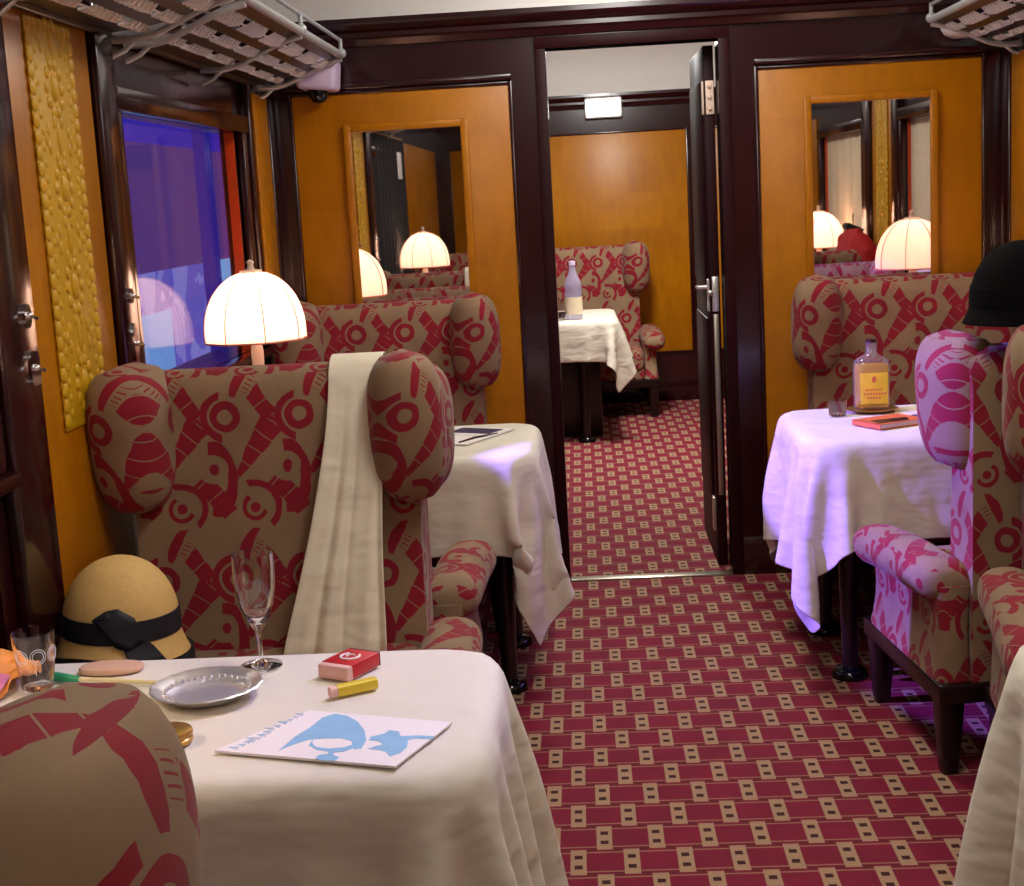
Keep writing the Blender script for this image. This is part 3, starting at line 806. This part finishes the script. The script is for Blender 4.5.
def cloche(loc, rz, label, mat, bandmat, bow=True):
    t = thing('cloche_hat', label, 'hat', loc, rz)
    zs = [0, .01, .025, .04, .055, .07, .09, .11, .13, .15, .165, .178, .188, .195, .2]
    pr = [(.124, 0), (.129, 0)]+[(max(hat_profile(z), .001), z) for z in zs]+[(0, .202)]
    bm = new(); lathe(bm, [(0, .17)]+[(hat_profile(z)-.006, z) for z in (.15, .1, .05, .02)]+pr, 56); obj('crown', bm, mat, t)
    band = [(hat_profile(z)+o, z) for z, o in ((.047, .0005), (.048, .0025), (.07, .0025), (.092, .0025), (.093, .0005))]
    bm = new(); lathe(bm, band, 56)
    for v in bm.verts: v.co.z += -.012*(v.co.y < 0)*0+.006*math.sin(math.atan2(v.co.y, v.co.x))
    obj('hat_band', bm, bandmat, t)
    if bow:
        def wrap(poly, off):
            bm = new(); f = bm.faces.new([bm.verts.new((x, 0, z)) for x, z in poly])
            bmesh.ops.triangulate(bm, faces=[f]); bmesh.ops.subdivide_edges(bm, edges=bm.edges[:], cuts=4, use_grid_fill=True)
            for v in bm.verts:
                r = hat_profile(max(0, v.co.z))+off; x = max(-r*.99, min(r*.99, v.co.x)); v.co.y = -math.sqrt(max(r*r-x*x, 0))
            return bm
        knot = [(-.061, .094), (-.025, .094), (-.030, .114), (-.011, .117), (.019, .097), (.032, .070), (.034, .045), (.004, .030), (-.020, .040), (-.040, .072)]
        tail = [(-.004, .06), (.030, .06), (.055, .034), (.078, .002), (.008, .002), (-.004, .034)]
        obj('bow', wrap(knot, .006), bandmat, t, solid=.003); obj('ribbon_tail', wrap(tail, .0045), bandmat, t, solid=.003)
        bm = new(); secs = []
        for k in range(25):
            a = PI*1.05+PI*.5*k/24; secs.append([((hat_profile(0)+d)*math.cos(a), (hat_profile(0)+d)*math.sin(a), z) for d, z in ((.001, 0), (.004, .002), (.001, .016*math.sin(PI*k/24)+.003))])
        rings(bm, secs); obj('brim_edge', bm, bandmat, t)
    return t
h = cloche((-1.200, -2.47, .558), .05, 'straw coloured cloche hat with navy ribbon bow on the left armchair seat', 'straw', 'navy')
h.rotation_euler = (-.02, .05, .36); h.scale = (1.02, 1.02, .99)
h = cloche((.79, -1.955, 1.097), 0, 'black cloche hat resting on top of the right armchairs', 'blackfelt', 'blackfelt', False).scale = (1, 1, .92)

t = thing('clutch_bag', 'black clutch bag lying under the straw coloured hat', 'bag', (-1.20, -2.45, .468), .15)
bm = new(); secs = []
for z, k in ((0.004, .94), (.014, 1), (.074, 1), (.084, .93)): secs.append([(x*k, y*k, z) for x, y in sup(0, 0, .135, .085, 32, 6)])
rings(bm, secs); obj('body', bm, 'blackcloth', t)
bm = new(); box(bm, -.05, .05, -.092, -.084, .02, .045, .002); obj('clasp', bm, 'brass', t)
# coats (they show in the mirrors)
def coat(loc, rz, h, label, mat, w=.22):
    t = thing('hanging_coat', label, 'coat', loc, rz)
    bm = new(); secs = []
    for k in range(15):
        q = k/14; z = -h*q
        hw = w*(.45+.55*min(1, q*6)) if q < .15 else w*(1+.12*q); d = .035+.05*min(1, q*5)
        ring = []
        for i in range(36):
            a = 2*PI*i/36; f = 1+.07*q*math.sin(a*7+q*2)
            ring.append((hw*f*math.cos(a), d*f*math.sin(a), z))
        secs.append(ring)
    rings(bm, secs); obj('body', bm, mat, t)
    for s in (-1, 1):
        bm = new(); tube(bm, [(s*w*.7, 0, -.06), (s*w*.98, -.02, -.12), (s*w*1.06, -.04, -.32), (s*w*1.08, -.05, -.52)], [.05, .06, .052, .042], 14); obj('sleeve', bm, mat, t)
    bm = new(); tube(bm, [(-.07, -.035, -.02), (-.045, .03, .012), (.045, .03, .012), (.07, -.035, -.02)], .018, 10); obj('collar', bm, 'blackcloth', t)
    bm = new(); tube(bm, [(0, 0, -.01), (0, 0, .06), (.02, 0, .075)], .003, 6); obj('hook', bm, 'steel', t)
    return t
t = thing('black_curtain', 'black curtain with a white tag, seen only in the left mirror', 'curtain', (-WX+.022, -3.40, .93))
bm = new(); secs = []
for z in np.linspace(0, .90, 9):
    f = [(.014*math.sin(k*.62)*(1.15-.3*z), -.68+1.36*k/90) for k in range(91)]
    secs.append([(x-.006, y, z) for x, y in f]+[(x+.006, y, z) for x, y in f[::-1]])
rings(bm, secs); obj('drape', bm, 'blackcloth', t)
bm = new(); tube(bm, [(0, -.69, .905), (0, .69, .905)], .010, 10); obj('rod', bm, 'brass', t)
bm = new(); box(bm, .022, .026, -.42, -.22, .66, .82, .001); obj('tag', bm, 'whitecard', t)
c = coat((1.20, -2.36, 1.19), PI/2, .62, 'red coat with dark collar over the right armchair, seen in the right mirror', 'redcloth', .25)

# ------------------------------------------------------------------ things on the left foreground table
TZ = LZ+.002
def flute(loc, label):
    t = thing('champagne_flute', label, 'glass', loc)
    out = [(0, 0), (.034, 0), (.034, .002), (.012, .006), (.004, .012), (.0036, .045), (.006, .058), (.016, .075), (.026, .10), (.0315, .13), (.033, .16), (.032, .185)]
    inn = [(.0305, .185), (.0315, .16), (.030, .13), (.0245, .10), (.014, .078), (0, .068)]
    bm = new(); lathe(bm, out+inn, 40); obj('bowl_and_stem', bm, 'lead', t)
    return t
flute((-.754, -3.122, TZ), 'empty champagne flute on the left foreground table')
t = thing('tumbler', 'short engraved glass tumbler at the left edge of the foreground table', 'glass', (-1.092, -3.19, TZ))
bm = new(); lathe(bm, [(0, 0), (.022, 0), (.025, .003), (.030, .05), (.0335, .092), (.0322, .092), (.0288, .05), (.023, .010), (0, .009)], 40); obj('glass_body', bm, 'lead', t)
bm = new()
for a0 in (-60, -10, -110):
    for rr in (.012, .0085):
        pts = []
        for k in range(25):
            an = 2*PI*k/24; z = .058+rr*math.sin(an); r = .0312+.0025*(z-.05)/.042; a = math.radians(a0)+rr*math.cos(an)/r
            pts.append((r*math.cos(a), r*math.sin(a), z))
        tube(bm, pts, .0005, 5)
obj('engraved_rings', bm, 'etched', t)
t = thing('silver_plate', 'shallow silver dish with chased rim on the foreground table', 'dish', (-.806, -3.262, TZ))
bm = new(); lathe(bm, [(0, 0), (.045, 0), (.055, .003), (.070, .013), (.082, .018), (.0845, .0195), (.082, .021), (.070, .0165), (.055, .0065), (.045, .004), (0, .004)], 72, wob=lambda a, r, z: 1+(.012*math.sin(a*18) if .06 < r else 0)); obj('dish', bm, 'silver', t)
bm = new()
for k in range(36):
    a = 2*PI*k/36; ball(bm, (.0625*math.cos(a), .0625*math.sin(a), .0125), .0045, (1, 1, .6), 1)
obj('chased_beads', bm, 'silver', t)
# cigarette packet
t = thing('cigarette_packet', 'red and white cigarette packet beside the yellow lighter', 'packet', (-.605, -3.168, TZ), math.radians(62))
bm = new(); box(bm, -.042, .030, -.029, .029, 0, .022, .002); obj('carton', bm, 'pinkcard', t)
bm = new(); box(bm, -.030, .0405, -.0298, .0298, .001, .0232, .002); obj('sleeve', bm, 'red', t)
bm = new(); pts = [(.004+.015*math.cos(a), .015*math.sin(a), .0236) for a in [math.radians(40+i*280/24) for i in range(25)]]; tube(bm, pts, .0022, 6); pts = [(.006+.006*math.cos(a), .007*math.sin(a), .0236) for a in [math.radians(-60+i*220/12) for i in range(13)]]; tube(bm, pts, .0018, 6); obj('emblem', bm, 'whitecard', t)
bm = new(); box(bm, .0405, .0425, -.0295, .0295, .0005, .023, .0005); obj('closed_end', bm, 'darkline', t)
t = thing('lighter', 'slim yellow lighter with a pink tip below the red packet', 'lighter', (-.583, -3.268, TZ+.0085), math.radians(31))
bm = new(); secs = [[(x, y, z) for y, z in sup(0, 0, .009, .0085, 16, 4)] for x in (-.027, .036)]; rings(bm, secs); obj('body', bm, 'yellow', t)
bm = new(); secs = [[(x, y, z) for y, z in sup(0, 0, .0082, .0078, 16, 3)] for x in (-.038, -.027)]; rings(bm, secs); obj('tip', bm, 'pinkcard', t)
t = thing('brass_compact', 'small round gold compact at the edge of the foreground armchair', 'compact', (-.812, -3.445, TZ))
bm = new(); lathe(bm, [(0, 0), (.030, 0), (.032, .003), (.032, .007), (.030, .009), (0, .009)], 36); obj('base', bm, 'brass', t)
bm = new(); lathe(bm, [(0, .010), (.031, .010), (.0325, .013), (.031, .018), (.024, .021), (0, .0215)], 36); obj('lid', bm, 'brass', t)
t = thing('cigarette_holder', 'thin ivory cigarette holder with green end behind the foreground armchair', 'holder', (-.985, -3.178, TZ+.004), math.radians(-12))
bm = new(); tube(bm, [(-.05, 0, 0), (.02, 0, 0), (.095, 0, -.001)], [.0035, .004, .003], 10); obj('stem', bm, 'ivory', t)
bm = new(); tube(bm, [(-.092, 0, .003), (-.075, 0, .002), (-.05, 0, 0)], [.008, .007, .0045], 10); obj('mouthpiece', bm, 'green', t)
bm = new()
ring = []
secs = []
for z, k in ((0, .96), (.004, 1), (.010, 1), (.014, .95), (.016, .8)): secs.append([(x*k, y*k, z) for x, y in sup(0, 0, .055, .032, 32, 2.4)])
rings(bm, secs); o = obj('pouch', bm, 'tan'); o.location = (-1.0, -3.115, TZ); o.scale = (.95, .9, .6); tag(o, 'small flat tan pouch beside the cigarette holder', 'pouch')
# crumpled silk kerchief
bm = new(); n = 30; vs = []
for i in range(n+1):
    row = []
    for j in range(n+1):
        x, y = (i/n-.5)*.20, (j/n-.5)*.17; r = math.hypot(x/.10, y/.085)
        zz = .008+.05*max(0, 1-r*.75)+.03*noise.noise((x*22, y*22, 3.1))*max(0, 1-r*.5)+.012*noise.noise((x*50, y*50, 9))
        row.append(bm.verts.new((x*(1-.18*r*abs(math.sin(3*math.atan2(y, x)))), y, max(.002, zz))))
    vs.append(row)
for i in range(n):
    for j in range(n): bm.faces.new((vs[i][j], vs[i+1][j], vs[i+1][j+1], vs[i][j+1]))
o = obj('silk_kerchief', bm, 'orange', None, sharp=180, subd=1, solid=.0015); o.location = (-1.205, -3.16, TZ)
t_ = o; tag(o, 'crumpled orange and pink silk kerchief behind the tumbler', 'kerchief')
bm = new(); n = 14; vs = []
for i in range(n+1):
    row = []
    for j in range(n+1):
        x, y = (i/n-.5)*.11, (j/n-.5)*.07; row.append(bm.verts.new((x+.02, y-.075, .010+.012*abs(noise.noise((x*40, y*40, 1))) + .012*(j/n))))
    vs.append(row)
for i in range(n):
    for j in range(n): bm.faces.new((vs[i][j], vs[i+1][j], vs[i+1][j+1], vs[i][j+1]))
obj('pink_corner', bm, 'pink', t_, sharp=180, solid=.0015)
# magazine with pale blue drawing
def on_sheet(parent, name, polys, mat, z0, z1):
    bm = new()
    for p in polys: prism(bm, p, z0, z1)
    return obj(name, bm, mat, parent, smooth=False)
A, Bq, Cq, Dq = Vector((-.738, -3.49)), Vector((-.484, -3.567)), Vector((-.424, -3.416)), Vector((-.635, -3.347))
t = thing('magazine', 'white magazine with pale blue drawing at the front edge of the table', 'magazine', (0, 0, TZ))
def mp(u, v): # u along the near edge, v away from it
    p = (A*(1-u)+Bq*u)*(1-v)+(Dq*(1-u)+Cq*u)*v; return (p.x, p.y)
bm = new(); prism(bm, [mp(0, 0), mp(1, 0), mp(1, 1), mp(0, 1)], 0, .003); obj('pages', bm, 'paper', t, smooth=False)
bm = new(); prism(bm, [mp(.0, .0), mp(1.004, -.004), mp(1.004, 1.0), mp(.0, 1)], .003, .0036); obj('cover', bm, 'paper', t, smooth=False)
def blob(cu, cv, ru, rv, n=26, w=0): return [mp(cu+ru*math.cos(2*PI*k/n)*(1+w*math.sin(6*PI*k/n)), cv+rv*math.sin(2*PI*k/n)*(1+w*math.sin(10*PI*k/n))) for k in range(n)]
def stroke(pts, w):
    out = []
    for (u0, v0), (u1, v1) in zip(pts, pts[1:]):
        du, dv = u1-u0, v1-v0; l = math.hypot(du, dv)+1e-9; a, b = -dv/l*w, du/l*w
        out.append([mp(u0+a, v0+b), mp(u1+a, v1+b), mp(u1-a, v1-b), mp(u0-a, v0-b)])
    return out
leaf = [(-.649, -3.5), (-.637, -3.452), (-.622, -3.418), (-.611, -3.38), (-.595, -3.366), (-.576, -3.376), (-.558, -3.4), (-.543, -3.435), (-.535, -3.471), (-.537, -3.502), (-.547, -3.505), (-.555, -3.474), (-.571, -3.463), (-.593, -3.461), (-.614, -3.463), (-.628, -3.475), (-.64, -3.488)]
chin = [(-.609, -3.461), (-.608, -3.477), (-.6, -3.492), (-.582, -3.5), (-.561, -3.497), (-.55, -3.487), (-.547, -3.497), (-.559, -3.511), (-.573, -3.514), (-.571, -3.523), (-.562, -3.532), (-.566, -3.543), (-.583, -3.541), (-.594, -3.532), (-.59, -3.521), (-.579, -3.518), (-.581, -3.509), (-.598, -3.501), (-.611, -3.484)]
figure = [(-.532, -3.473), (-.524, -3.458), (-.512, -3.45), (-.508, -3.439), (-.494, -3.445), (-.489, -3.464), (-.478, -3.472), (-.476, -3.504), (-.482, -3.522), (-.495, -3.535), (-.503, -3.516), (-.517, -3.508), (-.528, -3.505), (-.519, -3.497), (-.509, -3.491), (-.517, -3.479)]
arm = [(-.489, -3.464), (-.468, -3.463), (-.444, -3.468), (-.444, -3.479), (-.467, -3.473), (-.481, -3.478)]
bits = [(-.531, -3.462), (-.52, -3.456), (-.517, -3.468), (-.526, -3.474)]
on_sheet(t, 'blue_drawing', [leaf], 'blueink', .0036, .0040)
on_sheet(t, 'blue_drawing', [chin], 'blueink', .0036, .0042)
on_sheet(t, 'blue_drawing', [arm], 'blueink', .0036, .0042)
on_sheet(t, 'blue_drawing', [bits], 'blueink', .0036, .0042)
on_sheet(t, 'blue_drawing', [figure], 'blueink', .0036, .0041)
def wstroke(pts, w):
    out = []
    for p, q in zip(pts, pts[1:]):
        d = (q-p).normalized(); n_ = Vector((-d.y, d.x))*w; out.append([tuple(p+n_), tuple(q+n_), tuple(q-n_), tuple(p-n_)])
    return out
pl = []
for (x0, y0), (x1, y1), h_ in (((-.706, -3.491), (-.652, -3.386), .013), ((-.690, -3.467), (-.668, -3.424), .009), ((-.660, -3.400), (-.633, -3.356), .011)):
    p, q = Vector((x0, y0)), Vector((x1, y1)); d = (q-p).normalized(); nn = Vector((d.y, -d.x)); k = 0; u = 0; L_ = (q-p).length
    while u < L_-.008:
        g = p+d*u; hh = h_*(1.0 if k % 3 else 1.6)
        pl += wstroke([g, g-nn*hh*.9+d*.003, g-nn*hh*.2+d*.006, g-nn*hh*.5+d*.008], .0007); u += .012+.004*(k % 4 == 3); k += 1
on_sheet(t, 'blue_lettering', pl, 'lightink', .0036, .0042)

# ------------------------------------------------------------------ on the left middle table
t = thing('menu_card', 'open white menu card on the left middle table', 'menu', (-.60, -.93, TZ), math.radians(-28))
bm = new(); box(bm, -.10, .10, -.14, .0, 0, .003); box(bm, -.10, .10, .002, .14, 0, .0045); obj('leaf', bm, 'whitecard', t, smooth=False)
bm = new(); box(bm, -.075, .075, .03, .12, .0045, .005); obj('print_block', bm, 'darkline', t, smooth=False)
bm = new(); tube(bm, [(0, 0, 0), (.08, .012, 0), (.17, .0, 0)], [.003, .0045, .003], 8); o = obj('pen', bm, 'wine'); o.location = (-.60, -1.07, TZ+.0045); o.rotation_euler = (0, 0, .9); tag(o, 'dark pen beside the menu card on the left middle table', 'pen')

# ------------------------------------------------------------------ on the right table
t = thing('liquor_bottle', 'square shouldered clear bottle of yellow liquor on the right table', 'bottle', (.672, -.80, TZ+.008))
def sq(h, hw, hd, p): return [(x, y, h) for x, y in sup(0, 0, hw, hd, 32, p)]
bm = new(); rings(bm, [sq(0, .050, .034, 5), sq(.006, .053, .036, 5), sq(.135, .053, .036, 5), sq(.150, .050, .034, 4), sq(.160, .038, .028, 3), sq(.168, .022, .02, 2.2), sq(.176, .016, .016, 2), sq(.198, .0155, .0155, 2), sq(.199, .018, .018, 2), sq(.207, .018, .018, 2)]); obj('glass_body', bm, 'bottleglass', t)
bm = new(); rings(bm, [sq(.006, .047, .030, 5), sq(.010, .049, .032, 5), sq(.134, .049, .032, 5), sq(.138, .045, .03, 5)]); obj('liquor', bm, 'liquor', t)
bm = new(); box(bm, -.042, .042, -.0385, -.0362, .018, .115, .0008); lb = obj('front_label', bm, 'goldlabel', t)
bm = new()
for z, w in ((.060, .026), (.047, .032), (.034, .022)):
    x = -w
    while x < w: box(bm, x, x+.006, -.0392, -.0386, z, z+.006); x += .009
ball(bm, (0, -.0388, .095), .008, (1, .1, 1.4), 1); obj('label_print', bm, 'cover', lb, smooth=False)
bm = new(); lathe(bm, [(0, .205), (.0165, .205), (.0165, .216), (0, .216)], 20); obj('stopper', bm, 'wine', t)
o = None
bm = new(); lathe(bm, [(0, 0), (.05, 0), (.075, .006), (.082, .0075), (.075, .009), (.05, .0045), (0, .0045)], 48); o = obj('saucer', bm, 'brass'); o.location = (.672, -.80, TZ); tag(o, 'small round tray under the yellow liquor bottle', 'tray')
bm = new(); lathe(bm, [(0, 0), (.024, 0), (.026, .004), (.030, .05), (.0285, .05), (.0245, .008), (0, .007)], 32); o = obj('shot_glass', bm, 'lead'); o.location = (.553, -.87, TZ); tag(o, 'small clear glass left of the yellow liquor bottle', 'glass')
t = thing('paperback_book', 'thin orange covered book in front of the yellow liquor bottle', 'book', (.668, -1.07, TZ), math.radians(28))
bm = new(); box(bm, -.082, .082, -.060, .060, .002, .014); obj('pages', bm, 'pages', t, smooth=False)
bm = new(); box(bm, -.085, .085, -.063, .063, 0, .002); box(bm, -.085, .085, -.063, .063, .014, .016); box(bm, -.085, -.083, -.063, .063, 0, .016); obj('cover', bm, 'cover', t, smooth=False)
bm = new(); prism(bm, [(-.08, -.05), (.03, -.055), (.055, -.01), (-.06, .01)], .016, .0166); obj('cover_print', bm, 'wine', t, smooth=False)
bm = new(); box(bm, -.06, .06, -.04, .04, 0, .004, .001); o = obj('card', bm, 'darkline'); o.location = (.80, -1.0, TZ); o.rotation_euler = (0, 0, -.5); tag(o, 'dark folded card near the right armchair on the right table', 'card')

# ------------------------------------------------------------------ on the far table
t = thing('water_bottle', 'clear water bottle with paper label on the far saloon table', 'bottle', (-.262, 3.14, TZ))
bm = new(); lathe(bm, [(0, 0), (.046, 0), (.050, .006), (.050, .15), (.046, .17), (.050, .19), (.044, .22), (.022, .27), (.018, .30), (.018, .315), (0, .315)], 32); obj('bottle_body', bm, 'water', t)
bm = new(); lathe(bm, [(.0505, .03), (.0515, .03), (.0515, .13), (.0505, .13)], 32); obj('paper_label', bm, 'label', t)
bm = new(); lathe(bm, [(0, .313), (.020, .313), (.020, .336), (0, .338)], 20); obj('cap', bm, 'lilac', t)
t = thing('drinking_glass', 'small glass beside the water bottle on the far saloon table', 'glass', (-.345, 3.13, TZ))
bm = new(); lathe(bm, [(0, 0), (.030, 0), (.032, .004), (.038, .12), (.036, .12), (.0305, .010), (0, .008)], 28); obj('glass_body', bm, 'crystal', t)
bm = new(); lathe(bm, [(0, .010), (.029, .010), (.0315, .045), (0, .045)], 28); obj('drink', bm, 'wine', t)

# ------------------------------------------------------------------ beyond the left window
bm = new(); box(bm, -2.26, -2.2, -.4, 4.6, .0, 2.6)
o = obj('projection_screen', bm, 'screen', None, smooth=False); tag(o, 'large glowing blue and violet screen outside the left window', 'screen')
t = thing('white_column', 'pale lilac column standing before the screen outside the window', 'column', (-2.05, 2.92, 0))
bm = new(); secs = [[(x, y, z) for x, y in sup(0, 0, .05, .13, 24, 8)] for z in (.08, 2.4)]; rings(bm, secs); obj('shaft', bm, 'lilac', t)
bm = new(); box(bm, -.08, .08, -.15, .15, 0, .08, .01); obj('plinth', bm, 'lilac', t)

# ------------------------------------------------------------------ lights
def added_ceiling_light(x, y, label, e, sx=.36, sy=.9):  # unseen fixtures added overhead for the general brightness
    t = thing('added_ceiling_light', label, 'light', (x, y, 2.47), 0, 'added ceiling lights')
    bm = new(); secs = []
    for z, k in ((.045, 1.0), (0, 1.0), (-.02, .96)): secs.append([(a*k, b*k, z) for a, b in sup(0, 0, sx/2+.03, sy/2+.03, 32, 6)])
    rings(bm, secs); obj('frame', bm, 'whiteplastic', t)
    bm = new(); secs = []
    for z, k in ((-.021, .92), (-.03, .9), (-.036, .8)): secs.append([(a*k, b*k, z) for a, b in sup(0, 0, sx/2+.03, sy/2+.03, 32, 6)])
    rings(bm, secs); obj('diffuser', bm, 'diffuser', t)
    d = bpy.data.lights.new('ceiling_glow', 'AREA'); d.shape = 'RECTANGLE'; d.size = sx; d.size_y = sy; d.energy = e; d.color = (1, .95, .88)
    o = bpy.data.objects.new('ceiling_glow', d); COL.objects.link(o); o.location = (x, y, 2.425)
    d = bpy.data.lights.new('ceiling_fill', 'POINT'); d.energy = e*.5; d.color = (1, .98, .95); d.shadow_soft_size = .12  # point light added below the fixture to brighten ceiling and tympanum
    o = bpy.data.objects.new('ceiling_fill', d); COL.objects.link(o); o.location = (x, y, 2.30)
added_ceiling_light(0, -.9, 'added ceiling light above the aisle by the partition', 12)
added_ceiling_light(0, -3.0, 'added ceiling light above the aisle over the foreground tables', 11.5)
added_ceiling_light(0, 2.6, 'added ceiling light in the far saloon', 54)
added_ceiling_light(0, -5.5, 'added fill light behind the viewer', 4.5)  # extra fill added from the camera side
def spot(loc, tgt, e, col, ang, blend=.1, r=.02):
    d = bpy.data.lights.new('violet_projector', 'SPOT'); d.energy = e; d.color = col; d.spot_size = math.radians(ang); d.spot_blend = blend; d.shadow_soft_size = r
    o = bpy.data.objects.new('violet_projector', d); COL.objects.link(o); o.location = loc
    o.rotation_euler = (Vector(tgt)-Vector(loc)).to_track_quat('-Z', 'Y').to_euler()
spot((-2.4, -1.55, 1.95), (.35, -1.32, .88), 1300, (.24, .14, 1), 25)
spot((.55, -2.35, 2.28), (-.80, -3.36, .72), 75, (.40, .32, 1), 24, .35)
w = bpy.data.worlds.new('world'); SC.world = w; w.use_nodes = True
w.node_tree.nodes['Background'].inputs[0].default_value = (.30, .28, .40, 1); w.node_tree.nodes['Background'].inputs[1].default_value = .05

vs = SC.view_settings
vs.view_transform = 'Standard'; vs.look = 'None'; vs.gamma = 1; vs.use_curve_mapping = False; vs.exposure = 0
